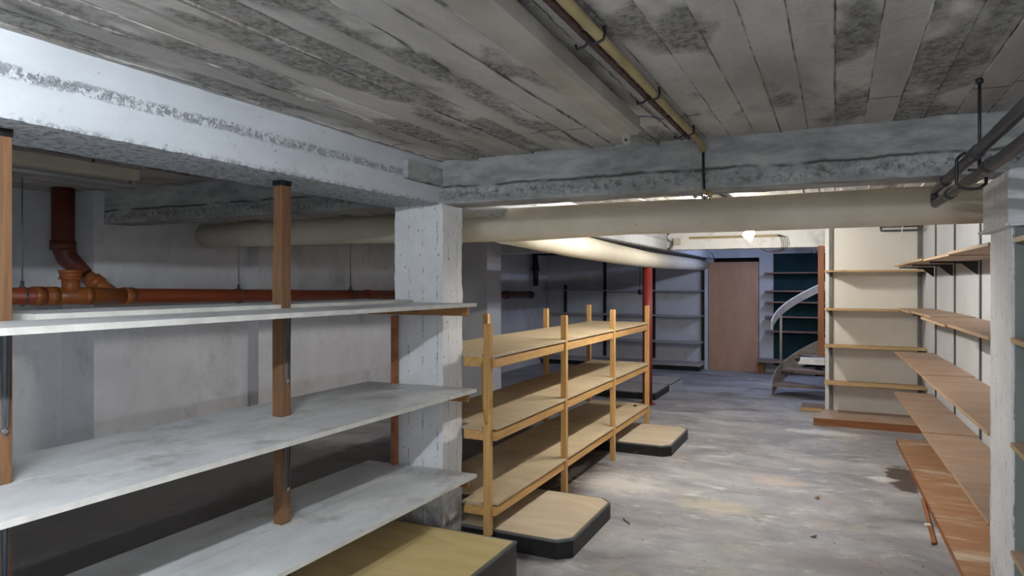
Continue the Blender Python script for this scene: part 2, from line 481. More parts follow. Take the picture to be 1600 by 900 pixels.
# ------------------------------------------------------------------ mesh helpers
class MB:
    def __init__(s):
        s.b = bmesh.new()
        s.mats = []

    def mi(s, m):
        if m is None:
            return 0
        if m not in s.mats:
            s.mats.append(m)
        return s.mats.index(m)

    def _merge(s, t, m):
        me = bpy.data.meshes.new('tmp')
        i = s.mi(m)
        for f in t.faces:
            f.material_index = i
        t.to_mesh(me)
        t.free()
        s.b.from_mesh(me)
        bpy.data.meshes.remove(me)

    def box(s, x0, x1, y0, y1, z0, z1, m=None, bev=0.0015, rz=0.0, piv=None, top=None):
        t = bmesh.new()
        bmesh.ops.create_cube(t, size=1)
        for v in t.verts:
            v.co = Vector(((x0 + x1) / 2 + v.co.x * (x1 - x0), (y0 + y1) / 2 + v.co.y * (y1 - y0), (z0 + z1) / 2 + v.co.z * (z1 - z0)))
        if top is not None:
            i = s.mi(top)
        if bev > 0:
            bmesh.ops.bevel(t, geom=list(t.edges), offset=bev, segments=1, affect='EDGES')
        if rz:
            p = Vector(piv or ((x0 + x1) / 2, (y0 + y1) / 2, 0))
            R = Matrix.Rotation(rz, 3, 'Z')
            for v in t.verts:
                v.co = p + R @ (v.co - p)
        me = bpy.data.meshes.new('tmp')
        t.normal_update()
        for f in t.faces:
            f.material_index = s.mi(m) if top is None or f.normal.z < 0.9 else s.mi(top)
        t.to_mesh(me)
        t.free()
        s.b.from_mesh(me)
        bpy.data.meshes.remove(me)
        return s

    def prism(s, pts, z0, z1, m=None, top=None):
        """polygon in plan, extruded up"""
        t = bmesh.new()
        lo = [t.verts.new((x, y, z0)) for x, y in pts]
        hi = [t.verts.new((x, y, z1)) for x, y in pts]
        n = len(pts)
        fs = [t.faces.new(lo[::-1]), t.faces.new(hi)]
        for i in range(n):
            fs.append(t.faces.new((lo[i], lo[(i + 1) % n], hi[(i + 1) % n], hi[i])))
        bmesh.ops.recalc_face_normals(t, faces=t.faces)
        for f in t.faces:
            f.material_index = s.mi(top) if (top is not None and f.normal.z > 0.9) else s.mi(m)
        me = bpy.data.meshes.new('tmp')
        t.to_mesh(me)
        t.free()
        s.b.from_mesh(me)
        bpy.data.meshes.remove(me)
        return s

    def poly(s, pts, thick, m=None):
        """3d polygon given thickness vector"""
        t = bmesh.new()
        th = Vector(thick)
        lo = [t.verts.new(p) for p in pts]
        hi = [t.verts.new(Vector(p) + th) for p in pts]
        n = len(pts)
        t.faces.new(lo[::-1])
        t.faces.new(hi)
        for i in range(n):
            t.faces.new((lo[i], lo[(i + 1) % n], hi[(i + 1) % n], hi[i]))
        bmesh.ops.recalc_face_normals(t, faces=t.faces)
        s._merge(t, m)
        return s

    def tube(s, pts, r, m=None, seg=16, cap=True, closed=False):
        """swept circle along points; r may be a list"""
        t = bmesh.new()
        P = [Vector(p) for p in pts]
        n = len(P)
        rr = r if isinstance(r, (list, tuple)) else [r] * n
        rings = []
        prev = None
        for i, p in enumerate(P):
            if closed:
                d = (P[(i + 1) % n] - P[i - 1]).normalized()
            elif i == 0:
                d = (P[1] - P[0]).normalized()
            elif i == n - 1:
                d = (P[-1] - P[-2]).normalized()
            else:
                d = ((P[i + 1] - p).normalized() + (p - P[i - 1]).normalized())
                d = d.normalized() if d.length > 1e-6 else (P[i + 1] - p).normalized()
            if prev is None:
                u = d.orthogonal().normalized()
            else:
                u = (prev - d * prev.dot(d))
                u = u.normalized() if u.length > 1e-6 else d.orthogonal().normalized()
            prev = u
            w = d.cross(u)
            rings.append([t.verts.new(p + (u * math.cos(a) + w * math.sin(a)) * rr[i]) for a in [2 * PI * k / seg for k in range(seg)]])
        for i in range(n if closed else n - 1):
            A, B = rings[i], rings[(i + 1) % n]
            for k in range(seg):
                f = t.faces.new((A[k], A[(k + 1) % seg], B[(k + 1) % seg], B[k]))
                f.smooth = True
        if cap and not closed:
            t.faces.new(rings[0][::-1])
            t.faces.new(rings[-1])
        bmesh.ops.recalc_face_normals(t, faces=t.faces)
        s._merge(t, m)
        return s

    def rough_box(s, x0, x1, y0, y1, z0, z1, step=0.05, amp=0.006, m=None, fr=9.0):
        """box of six grids, its surface and arrises gently uneven"""
        t = bmesh.new()

        def grid(o, u, v, lu, lv):
            nu, nv = max(1, int(lu / step)), max(1, int(lv / step))
            V = [[t.verts.new(o + u * (lu * i / nu) + v * (lv * j / nv)) for j in range(nv + 1)] for i in range(nu + 1)]
            for i in range(nu):
                for j in range(nv):
                    f = t.faces.new((V[i][j], V[i + 1][j], V[i + 1][j + 1], V[i][j + 1]))
                    f.smooth = False
        X, Y, Z = Vector((1, 0, 0)), Vector((0, 1, 0)), Vector((0, 0, 1))
        o, e = Vector((x0, y0, z0)), Vector((x1, y1, z1))
        lx, ly, lz = x1 - x0, y1 - y0, z1 - z0
        grid(o, X, Z, lx, lz)
        grid(o, Z, Y, lz, ly)
        grid(o, Y, X, ly, lx)
        grid(e, -Z, -X, lz, lx)
        grid(e, -Y, -Z, ly, lz)
        grid(e, -X, -Y, lx, ly)
        bmesh.ops.remove_doubles(t, verts=t.verts, dist=0.002)
        bmesh.ops.recalc_face_normals(t, faces=t.faces)
        for v in t.verts:
            nv = noise.noise_vector(v.co * fr) * amp + noise.noise_vector(v.co * fr * 3.1) * amp * 0.6
            v.co += nv
        for f in t.faces:
            f.smooth = True
        for ed in t.edges:
            if len(ed.link_faces) == 2 and ed.calc_face_angle(0) > 0.7:
                ed.smooth = False
        s._merge(t, m)
        return s

    def build(s, name, mat=None, parent=None, origin=None):
        me = bpy.data.meshes.new(name)
        o = bpy.data.objects.new(name, me)
        COL.objects.link(o)
        if origin is None and parent is None:
            xs = [v.co for v in s.b.verts]
            lo = [min(c[i] for c in xs) for i in range(3)]
            hi = [max(c[i] for c in xs) for i in range(3)]
            origin = ((lo[0] + hi[0]) / 2, (lo[1] + hi[1]) / 2, lo[2])
        if origin is not None and parent is None:
            off = Vector(origin)
            o.location = off
        else:
            off = world_off(parent)
            o.parent = parent
        for v in s.b.verts:
            v.co -= off
        s.b.to_mesh(me)
        s.b.free()
        if s.mats:
            for m in s.mats:
                me.materials.append(m)
        elif mat:
            me.materials.append(mat)
        return o


def world_off(o):
    v = Vector((0, 0, 0))
    while o is not None:
        v += o.location
        o = o.parent
    return v


def tag(o, label, cat, group=None):
    o['label'] = label
    o['category'] = cat
    if group:
        o['group'] = group
    return o


def thing(name, label, cat, loc=(0, 0, 0), group=None):
    o = bpy.data.objects.new(name, None)
    o.empty_display_size = 0.1
    COL.objects.link(o)
    o.location = loc
    return tag(o, label, cat, group)


def struct(name, mb, mat=None):
    o = mb.build(name, mat)
    o['kind'] = 'structure'
    return o


def arc(c, r, a0, a1, n, u=(1, 0, 0), v=(0, 0, 1)):
    c, u, v = Vector(c), Vector(u), Vector(v)
    return [c + u * r * math.cos(a0 + (a1 - a0) * i / n) + v * r * math.sin(a0 + (a1 - a0) * i / n) for i in range(n + 1)]


# ------------------------------------------------------------------ the room
CZ = 2.247     # underside of the slab
BZ = 2.000     # underside of the beams

# floor
mb = MB()
mb.box(-6.3, 2.0, -3.4, 14.0, -0.12, 0.0, bev=0)
struct('floor', mb, M['floor'])

# ceiling, cast against boards that run away from the camera
t = bmesh.new()
ys = [-3.3 + i * 0.3 for i in range(12)] + [0.3 + i * 0.035 for i in range(91)] + [3.5 + i * 0.6 for i in range(18)]
i0, i1 = math.floor(-6.3 / BW), math.ceil(1.9 / BW)
cols = []
for i in range(i0, i1):
    dz = (random.random() - 0.5) * 0.010
    fin = random.choice([0, 0, 1, -1, 0.4, 1.4, -0.6])
    x = i * BW
    cols.append((x + 0.004, dz, 0, i))
    cols.append((x + BW * 0.35, dz, 0, i))
    cols.append((x + BW * 0.70, dz, 0, i))
    cols.append((x + BW - 0.005, dz, 0, i))
    cols.append((x + BW, dz, fin, i))
V = []
for (x, dz, fin, i) in cols:
    row = []
    for y in ys:
        h = CZ + dz + noise.noise(Vector((x * 3, y * 2, 5))) * 0.004 + noise.noise(Vector((x * 22, y * 9, 1))) * 0.0016
        if fin:
            a = max(0.0, 0.35 + noise.noise(Vector((i * 3.7, y * 1.7, 0))) + 0.5 * noise.noise(Vector((i * 1.3, y * 17, 3))))
            h -= fin * a * 0.014
        row.append(t.verts.new((x + noise.noise(Vector((x * 9, y * 4, 2))) * 0.002, y, h)))
    V.append(row)
for a in range(len(V) - 1):
    for b in range(len(ys) - 1):
        f = t.faces.new((V[a][b], V[a][b + 1], V[a + 1][b + 1], V[a + 1][b]))
        f.smooth = False
mb = MB()
mb._merge(t, None)
mb.box(-6.3, 1.9, -3.4, 14.0, CZ + 0.02, CZ + 0.2, bev=0)
struct('ceiling', mb, M['ceiling'])

# left wall: deeper recess near the camera, then pilasters
mb = MB()
mb.box(-6.25, -5.40, -3.2, 3.25, 0, CZ + .02, bev=0)
mb.box(-6.25, -5.01, 3.25, 3.69, 0, CZ + .02, bev=0)
mb.box(-6.25, -5.04, 3.69, 4.77, 0, CZ + .02, bev=0)
mb.box(-6.25, -4.92, 4.77, 8.0, 0, CZ + .02, bev=0)
mb.box(-6.25, -5.20, 8.0, 12.7, 0, CZ + .02, bev=0)
struct('wall_left', mb, M['wall_stained'])
mb = MB()
mb.rough_box(-5.25, -4.17, 8.0, 8.42, 0, CZ + .02, 0.08, 0.003)
struct('wall_return', mb, M['wall'])
# far wall with the boarded doorway and the alcove
mb = MB()
mb.box(-6.25, -2.0, 12.6, 12.9, 0, CZ + .02, bev=0)
mb.box(-2.0, -1.2, 12.6, 12.9, 2.0, CZ + .02, bev=0)
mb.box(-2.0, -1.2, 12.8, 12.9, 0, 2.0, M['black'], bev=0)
mb.box(-1.2, 1.6, 12.6, 12.9, 0, CZ + .02, bev=0)
for f in mb.b.faces:
    pass
mb.mats.insert(0, M['wall'])
for f in mb.b.faces:
    f.material_index = 1 if f.calc_center_median().y > 12.75 and -2.0 < f.calc_center_median().x < -1.2 and f.calc_center_median().z < 1.99 else 0
struct('wall_far', mb)
mb = MB()
mb.box(1.5, 1.8, 8.95, 12.7, 0, CZ + .02, bev=0)
struct('wall_stairs', mb, M['wall'])
mb = MB()
mb.box(-0.105, 1.6, 8.75, 8.95, 0, CZ + .02, bev=0.004)
struct('wall_partition', mb, M['wall_cream'])


# right wall, turned a touch against the beams
def xw(y):
    return 0.90 + 0.0225 * (7.85 - y)


mb = MB()
mb.prism([(xw(-3.2), -3.2), (xw(-3.2) + .3, -3.2), (xw(8.76) + .3, 8.76), (xw(8.76), 8.76)], 0, CZ + .02)
struct('wall_right', mb, M['wall_clean'])
mb = MB()
mb.box(-6.25, 1.5, -3.4, -3.2, 0, CZ + .02, bev=0)
struct('wall_back', mb, M['wall'])

# beams
mb = MB()
mb.rough_box(-2.40, -2.045, -3.2, 12.6, BZ, CZ + .01, 0.035, 0.0028, fr=20)
o = struct('ceiling_beam', mb, M['left_beam'])
mb = MB()
mb.rough_box(-2.05, xw(3.4) + .02, 3.33, 3.55, BZ, CZ + .01, 0.035, 0.003, fr=18)
o = struct('ceiling_beam', mb, M['cross'])
mb = MB()
mb.rough_box(-5.03, -2.40, 3.33, 3.55, BZ, CZ + .01, 0.035, 0.003, fr=18)
o = struct('ceiling_beam', mb, M['cross'])
mb = MB()
mb.rough_box(-5.22, 1.5, 9.2, 9.45, BZ, CZ + .01, 0.06, 0.004)
o = struct('ceiling_beam', mb, M['far_beam'])
# columns
mb = MB()
mb.rough_box(-2.35, -2.02, 3.33, 3.55, 0, BZ + .006, 0.035, 0.005, fr=16)
struct('column', mb, M['column'])
mb = MB()
mb.rough_box(0.633, xw(3.4) + .02, 3.28, 3.70, 0, BZ + .006, 0.04, 0.004, fr=12)
struct('column', mb, M['column'])
# box-shaped haunch on top of the right column
mb = MB()
mb.box(0.615, xw(3.3), 3.25, 3.325, 1.785, 1.998, bev=0.004)
mb.box(0.600, xw(3.3), 3.235, 3.80, 1.775, 1.787, bev=0.002)
mb.box(0.615, 0.630, 3.325, 3.76, 1.785, 1.998, bev=0.003)
struct('trim_1', mb, M['column'])
# short plate where the beams meet
mb = MB()
mb.rough_box(-2.052, -2.02, 2.98, 3.33, 2.10, 2.20, 0.03, 0.003)
struct('trim_2', mb, M['cross'])

# ------------------------------------------------------------------ lamps
def batten(name, label, x0, x1, y0, y1, z_near, z_far, mat, tube=None, holder=True, group=None):
    """strip light running away from the camera, the far end may hang lower"""
    t_ = thing(name, label, 'ceiling light', ((x0 + x1) / 2, (y0 + y1) / 2, z_far), group)
    h = 0.062
    b = MB()
    n = 10
    tb = bmesh.new()
    prof = [(x0, 0.0), (x0, 0.004), (x0 + 0.004, -0.0)]
    secs = []
    for i in range(n + 1):
        y = y0 + (y1 - y0) * i / n
        z = z_near + (z_far - z_near) * i / n
        pts = [(x0 + .006, 0), (x1 - .012, 0), (x1, .014), (x1, h), (x1 - .004, h + .002), (x0 + .004, h + .002), (x0, h), (x0, .006)]
        secs.append([tb.verts.new((px, y, z + pz)) for px, pz in pts])
    for i in range(n):
        for k in range(8):
            tb.faces.new((secs[i][k], secs[i][(k + 1) % 8], secs[i + 1][(k + 1) % 8], secs[i + 1][k]))
    tb.faces.new(secs[0][::-1])
    tb.faces.new(secs[-1])
    bmesh.ops.recalc_face_normals(tb, faces=tb.faces)
    b._merge(tb, mat)
    b.build('housing', None, t_)
    xc = (x0 + x1) / 2
    ends = [(y1 - 0.02, z_far)] if holder == 'one' else [(y0 + 0.02, z_near), (y1 - 0.02, z_far)]
    for y, z in ends:
        b = MB()
        b.box(xc - .016, xc + .016, y - .012, y + .014, z - .035, z + .004, M['dusty_white'], bev=.003)
        b.tube([(xc, y - .013, z - .026), (xc, y + .016, z - .026)], .017, M['dusty_white'], 14)
        b.tube([(xc, y - .016, z - .026), (xc, y - .008, z - .026)], .006, M['black_metal'], 8)
        b.build('lamp_holder', None, t_)
    if tube:
        b = MB()
        b.tube([(xc, y0 + .035, z_near - .028), (xc, y1 - .03, z_far - .028)], .013, tube, 14)
        b.build('fluorescent_tube', None, t_)
    for y in (y0 + .25, y1 - .25):
        b = MB()
        b.tube([(xc, y, z_far + h), (xc, y, CZ - .006)], .006, M['dark_steel'], 8)
        b.build('fixing_screw', None, t_)
    return t_


near_on = glow('lit_tube_cool', TUBE_NEAR[1], TUBE_NEAR[0])
fill_on = glow('lit_tube_fill', TUBE_FILL[1], TUBE_FILL[0])
mid_on = glow('lit_tube_warm', TUBE_MID[1], TUBE_MID[0])
far_on = glow('lit_tube_blue', TUBE_FAR[1], TUBE_FAR[0])
batten('strip_light', 'long dusty beige strip light without a tube under the near ceiling',
       -0.785, -0.69, 1.0, 2.62, 2.178, 2.135, M['beige'], None, 'one')
b = MB()
b.tube([(-0.70, 2.60, 2.20), (-0.685, 2.72, 2.225), (-0.655, 2.86, 2.24)], .0022, plain('blue_wire', (0.03, 0.04, 0.22), .5), 6)
tag(b.build('blue_wire'), 'short loose blue wire on the ceiling beyond the long beige strip light', 'wire')
batten('strip_light', 'cream strip light with an unlit grey tube on the dark left bay ceiling',
       -3.76, -3.68, 1.25, 2.66, 2.15, 2.15, M['cream'], M['glass_tube'])
batten('strip_light', 'lit strip light on the ceiling above the viewer, short of the long beige one',
       -0.75, -0.66, -1.10, 0.45, 2.165, 2.165, M['cream'], near_on)
batten('strip_light', 'lit strip light on the ceiling right behind the cream duct',
       -0.90, -0.80, 4.65, 5.95, 2.165, 2.165, M['cream'], mid_on)
batten('strip_light', 'added unseen fill strip light on the ceiling well behind the viewer',  # unseen lamp added to fill the near bay more evenly
       0.35, 0.45, -2.3, -0.8, 2.165, 2.165, M['cream'], fill_on)
batten('strip_light', 'lit cool strip light in the farthest bay, hidden behind the white beam',
       -0.55, -0.45, 10.3, 11.6, 2.17, 2.17, M['cream'], far_on)

# bare bulb in front of the second cross beam
t_ = thing('hanging_bulb', 'bright white lit bulb hanging in front of the far white beam', 'lamp', (-0.84, 7.8, CZ))
b = MB()
b.tube([(-0.84, 7.8, CZ), (-0.84, 7.8, 2.17)], .006, M['black_metal'], 8)
b.tube([(-0.84, 7.8, 2.20), (-0.84, 7.8, 2.145)], .022, M['plastic_white'], 16)
b.build('socket', None, t_)
b = MB()
ax = Vector((0.30, 0, -1)).normalized()
p0 = Vector((-0.865, 7.8, 2.128))
L_, R_ = [], []
for q, rad in ((0, .018), (.010, .032), (.022, .052), (.036, .062), (.052, .060), (.075, .044), (.10, .028), (.120, .016), (.130, .009), (.134, .002)):
    L_.append(p0 + ax * q)
    R_.append(rad)
b.tube(L_, R_, glow('lit_bulb', BULB[1], BULB[0] ), 24)
b.build('bulb', None, t_)

# ------------------------------------------------------------------ ducts
b = MB()
zc, rr = 1.968, 0.105
yB = 4.27
pts = [(xw(4.3) - .01, yB, zc), (0.3, yB, zc), (-0.4, yB, zc - .004), (-1.2, yB, zc), (-1.9, yB, zc - .012), (-2.6, yB, zc - .008), (-3.4, yB, zc - .004), (-4.4, yB, zc), (-5.035, yB, zc)]
b.tube(pts, [rr, rr, rr, rr, rr * 1.1, rr * 1.1, rr, rr, rr], M['duct'], 32)
b.tube([(-2.12, yB + .02, 1.945), (-2.15, 4.9, 1.930), (-2.15, 5.8, 1.895), (-2.15, 7.2, 1.865), (-2.15, 8.6, 1.848), (-2.15, 10.5, 1.86), (-2.15, 12.53, 1.875)],
       [.115, .112, .108, .105, .10, .098, .095], M['duct'], 32)
tag(b.build('ventilation_duct'), 'cream round ventilation duct crossing behind the beam and branching towards the far wall', 'duct')

b = MB()
b.tube([(-2.17, 8.6, 0.0), (-2.17, 8.6, 1.752)], .062, M['red_paint'], 28)
b.tube([(-2.17, 8.6, 0.0), (-2.17, 8.6, 0.012)], .10, M['red_paint'], 28)
tag(b.build('steel_prop'), 'red painted round steel prop under the cream duct behind the pine shelving', 'post')

# ------------------------------------------------------------------ orange drain pipe
XP = -4.84


def zp(y):
    return 1.470 - 0.0145 * (y - 2.3)


b = MB()
b.tube([(XP, 1.0, zp(1.0)), (XP, 7.99, zp(7.99))], .057, M['orange_pipe'], 28)
for y, w in ((2.72, .07), (2.82, .055), (3.06, .05), (3.36, .08), (4.95, .05), (6.3, .05), (6.85, .08)):
    b.tube([(XP, y, zp(y)), (XP, y + w, zp(y + w))], .065, M['orange_fit'] if y < 4 else M['orange_pipe'], 28)
b.tube([(XP, 2.80, zp(2.8)), (XP, 3.42, zp(3.42))], .060, M['orange_fit'], 28)
# tee branch standing up
b.tube([(XP, 2.975, zp(3.0)), (XP, 2.975, 1.60)], .056, M['orange_fit'], 24)
b.tube([(XP, 2.975, 1.575), (XP, 2.975, 1.592)], .074, M['orange_fit'], 24)
b.tube([(XP, 2.975, 1.592), (XP, 2.975, 1.622)], .069, M['orange_fit'], 24)
b.tube([(XP, 2.975, 1.622), (XP, 2.975, 1.640)], .075, M['orange_fit'], 24)
# slanting branch into the line
b.tube([(XP, 3.30, zp(3.3)), (XP - .10, 3.20, 1.565), (XP - .13, 3.17, 1.60)], .053, M['orange_fit'], 24)
b.tube([(XP - .07, 3.23, 1.535), (XP - .105, 3.195, 1.575)], .062, M['orange_fit'], 24)
tag(b.build('drain_pipe'), 'long orange plastic drain pipe with tee fittings along the left wall', 'pipe')
b = MB()
b.tube([(-5.10, 3.08, CZ - .004), (-5.10, 3.08, 1.81), (-5.08, 3.10, 1.73), (-4.99, 3.17, 1.615)], [.075, .075, .072, .055], M['red_dark'], 24)
b.tube([(-5.10, 3.08, 1.86), (-5.10, 3.08, 1.79)], .083, M['red_dark'], 24)
tag(b.build('down_pipe'), 'dark red downpipe from the ceiling into the orange drain pipe at left', 'pipe')
b = MB()
yy = 8.45
b.tube([(-5.08, 8.43, 1.385), (-5.08, 11.55, 1.335)], .06, M['red_dark'], 24)
for y in (8.9, 10.4, 11.40):
    b.tube([(-5.08, y, 1.385 - .016 * (y - 8.43)), (-5.08, y + .1, 1.385 - .016 * (y + .1 - 8.43))], .068, M['red_dark'], 24)
tag(b.build('drain_pipe'), 'dark red end of a drain pipe on the far left wall, beyond the wall return', 'pipe')
for k, (y, lab) in enumerate(((2.66, 'leftmost'), (4.46, 'middle'), (6.02, 'rightmost'))):
    b = MB()
    b.tube([(XP, y, zp(y) + .07), (XP, y, CZ - .006)], .005, M['zinc'], 8)
    b.tube([(XP, y, zp(y) + .06), (XP, y, zp(y) + .10)], .012, M['dark_steel'], 10)
    b.tube(arc((XP, y, zp(y)), .064, 0, 2 * PI * .97, 30), .006, M['dark_steel'], 6)
    tag(b.build('pipe_hanger'), lab + ' of the three thin steel rods with a clamp holding the orange drain pipe', 'pipe hanger', 'rod hangers of the orange drain pipe')
b = MB()
b.tube([(-5.08, 9.9, 1.42), (-5.08, 9.9, CZ)], .005, M['zinc'], 8)
b.tube(arc((-5.08, 9.9, 1.361), .067, 0, 2 * PI * .97, 30), .005, M['dark_steel'], 6)
tag(b.build('pipe_hanger'), 'thin steel rod holding the dark red drain pipe on the far left wall', 'pipe hanger')
# dark wall stack at the far left corner
b = MB()
b.tube([(-5.1, 11.75, CZ), (-5.1, 11.75, 1.95), (-5.08, 11.72, 1.9), (-5.08, 11.72, 1.50)], [.05, .05, .06, .05], M['black_metal'], 16)
b.tube([(-5.1, 11.9, 2.12), (-3.4, 11.9, 2.10)], .045, M['black_metal'], 16)
b.tube([(-5.08, 11.72, 1.84), (-5.08, 11.72, 1.78)], .075, M['black_metal'], 16)
tag(b.build('waste_pipe'), 'dark pipe dropping from the ceiling in the far left corner', 'pipe')

# ------------------------------------------------------------------ near left: white shelving
XS = -2.176   # seam between front and rear boards
LV = [(1.440, 'top'), (0.966, 'middle'), (0.496, 'bottom')]
TB = 0.019
unit = thing('shelving_unit', 'large grey-white shelving on brown timber posts under the left beam', 'shelving unit', (-2.17, 2.0, 0))


def xfront(y):
    return -1.79 - (3.31 - y) * 0.0215


for i, (z, nm) in enumerate(LV):
    y0 = -0.6
    b = MB()
    b.prism([(xfront(y0), y0), (xfront(3.31), 3.31), (XS + .0015, 3.31), (XS + .0015, y0)], z - TB, z, M['white_edge'], M['white_board'])
    b.build('front_shelf_board', None, unit)
    # rear board notched round the two posts
    rz = 0.0165 if i == 0 else 0.0
    b = MB()
    ya = 1.235 if i == 0 else y0
    b.prism([(XS - .0025, ya), (XS - .0025, 3.29 if i else 3.26), (-2.51, 3.29 if i else 3.26), (-2.51, ya)], z - TB + rz, z + rz, M['white_edge'], M['white_board'])
    o = b.build('rear_shelf_board', None, unit)
    for yb in (3.285,):
        b = MB()
        b.box(-2.50, -1.825 + (0 if yb > 3 else -.03), yb - .018, yb + .006 if yb > 3 else yb + .018, z - TB - .052, z - TB, bev=.002)
        b.build('cross_batten', M['batten'], unit)
# posts (with their split top piece), rear posts and tapered steel brackets
for (y0, y1, f) in ((1.115, 1.17, 1), (2.241, 2.298, 1)):
    b = MB()
    b.box(-2.224, XS, y0, y1, 0.2225 if y0 > 2 else 0.0, BZ - .022, bev=.002)
    p = b.build('post', M['oldwood'], unit)
    b = MB()
    b.box(-2.228, XS + .001, y0 - .002, y1 + .002, BZ - .024, BZ + .004, bev=.001)
    b.build('packing_piece', M['black_edge'], p)
    b = MB()
    b.box(-2.2265, -2.18, y0 - .004, y0, 0.97, 1.68, bev=.001)
    b.build('splice', M['oldwood'], p)
    for z, nm in LV:
        b = MB()
        zt = z - TB
        ym = (y0 + y1) / 2 + .002
        b.poly([(XS, ym - .013, zt), (XS, ym + .013, zt), (XS, ym + .006, zt - .30), (XS, ym, zt - .315), (XS, ym - .006, zt - .30)], (.006, 0, 0), M['zinc'])
        b.poly([(XS + .006, ym - .013, zt), (XS + .006, ym - .008, zt), (XS + .006, ym - .003, zt - .29), (XS + .006, ym - .006, zt - .29)], (.008, 0, 0), M['dark_steel'])
        b.poly([(XS + .006, ym + .013, zt), (XS + .006, ym + .008, zt), (XS + .006, ym + .003, zt - .29), (XS + .006, ym + .006, zt - .29)], (.008, 0, 0), M['dark_steel'])
        b.tube([(XS, ym, zt - .30), (XS + .012, ym, zt - .30)], .007, M['zinc'], 10)
        b.build('steel_bracket', None, p)
for yb in (3.255,):
    b = MB()
    b.box(-2.334, -2.306, yb + .01, yb + .05, 0.0, 1.36, bev=.002)
    b.build('post', M['redwood'], unit)

# yellowed platform under it
def platform(name, label, x0, x1, y0, y1, h, ch, top, side, group=None, left_cut=True):
    t_ = thing(name, label, 'platform', ((x0 + x1) / 2, (y0 + y1) / 2, 0), group)
    c = ch
    pts = [(x0 + c, y0), (x1 - c, y0), (x1, y0 + c), (x1, y1 - c), (x1 - c, y1), (x0 + c, y1), (x0, y1 - c), (x0, y0 + c)] if c else [(x0, y0), (x1, y0), (x1, y1), (x0, y1)]
    b = MB()
    b.prism(pts, 0, h - .003, side)
    b.build('black_side', None, t_)
    e = .014
    cx, cy = (x0 + x1) / 2, (y0 + y1) / 2
    inn = [(cx + (px - cx) * (1 - 2 * e / (x1 - x0)), cy + (py - cy) * (1 - 2 * e / (y1 - y0))) for px, py in pts]
    b = MB()
    b.prism(inn, h - .004, h + .0015, top)
    b.build('top_panel', None, t_)
    # the rim as a ring
    tb = bmesh.new()
    A = [tb.verts.new((px, py, h)) for px, py in pts]
    B = [tb.verts.new((px, py, h)) for px, py in inn]
    A2 = [tb.verts.new((px, py, h - .012)) for px, py in pts]
    n = len(pts)
    for i in range(n):
        j = (i + 1) % n
        tb.faces.new((A[i], A[j], B[j], B[i]))
        tb.faces.new((A2[i], A2[j], A[j], A[i]))
    for v in A + A2:
        v.co.x = cx + (v.co.x - cx) * 1.002
        v.co.y = cy + (v.co.y - cy) * 1.002
    bmesh.ops.recalc_face_normals(tb, faces=tb.faces)
    b = MB()
    b._merge(tb, M['grey_trim'])
    b.build('edge_strip', None, t_)
    return t_


platform('display_platform', 'tall dark-sided platform with a yellowed plywood top under the white shelves', -2.90, -1.484, 1.60, 3.175, 0.22, 0, M['ply_yellow'], M['dark_side'])
platform('display_platform', 'low black-edged plywood platform with cut corners, nearest the white column', -2.20, -1.336, 3.545, 4.39, 0.107, 0.072, M['ply_pale'], M['black_edge'])
platform('display_platform', 'low black-edged plywood platform with cut corners at the far end of the pine shelving', -2.14, -1.325, 6.05, 6.94, 0.097, 0.072, M['ply_pale'], M['black_edge'])
platform('display_platform', 'front one of two grey low platforms behind the red post', -3.02, -2.15, 8.93, 9.78, 0.095, 0.0, M['grey_board'], M['black_edge'])
platform('display_platform', 'rear one of two grey low platforms behind the red post, its edge broken', -3.02, -2.13, 9.80, 10.64, 0.095, 0.03, M['grey_board'], M['grey_board'])

# ------------------------------------------------------------------ pine shelving
pine = thing('shelving_unit', 'freestanding pine shelving with three plywood shelves and orange-brown posts', 'shelving unit', (-2.06, 5.2, 0))
PY = [3.43, 4.60, 5.78, 6.98]
XF = -1.74
S_ = 0.041
for i, y in enumerate(PY):
    b = MB()
    z0 = 0.1085 if i == 0 else (0.0985 if i == 3 else 0.0)
    xf = XF if i else XF - .032
    b.box(xf - S_, xf, y - S_ if i else y, y if i else y + S_, z0, 1.318, bev=.002)
    b.build('post', M['pine'], pine)
    b = MB()
    y2 = (y - S_, y) if i else (3.575, 3.575 + S_)
    xb = -2.372
    b.box(xb - S_, xb, y2[0], y2[1], 0.0 if i in (1, 2) else z0, 1.318, bev=.002)
    b.build('post', M['pine'], pine)
for z in (1.145, 0.725, 0.295):
    for xr in (XF - S_ + .004, -2.372 - .028):
        b = MB()
        b.box(xr + .0, xr + .024, PY[0] + (.042 if xr > -2 else .145), PY[3] - .01, z - .080, z - .027, bev=.002)
        b.build('rail', M['pine_y'], pine)
    for i, y in enumerate(PY):
        ya = y if i == 0 else y - S_
        b = MB()
        b.box(-2.372 if i else -1.948, XF - S_ - (.03 if i == 0 else 0), ya + .012, ya + .034, z - .075, z - .0155, bev=.002)
        b.build('cross_rail', M['batten'] if i else M['pine_y'], pine)
    for k in range(3):
        a = PY[k] + (-.004 if k == 0 else -.024)
        c = PY[k + 1] - (.026 if k < 2 else -.004)
        b = MB()
        rot = (random.random() - .5) * .006
        xl, xr = -2.365, XF - S_ + .004 + (.036 if k != 1 else .034)
        # corners notched round the posts
        zz = z + (0.002 if k == 1 else 0)
        # the first board is cut back round the white column
        a2 = max(a, 3.572)
        b.box(xl, XF - S_ - .034, a2, c, zz - .0155, zz, bev=.001)
        if k == 0:
            b.box(-1.948, XF - S_ - .034, a, a2, zz - .0155, zz, bev=0)
        b.box(XF - S_ - .0342, XF - S_ - .001, PY[k] + (S_ + .001 if k == 0 else -.022), c, zz - .0155, zz, bev=.0)
        b.box(XF - S_ - .0012, xr, PY[k] + (S_ if k == 0 else .002), PY[k + 1] - S_ - .002, zz - .0155, zz, bev=.001)
        b.build('shelf_board', M['ply'], pine)

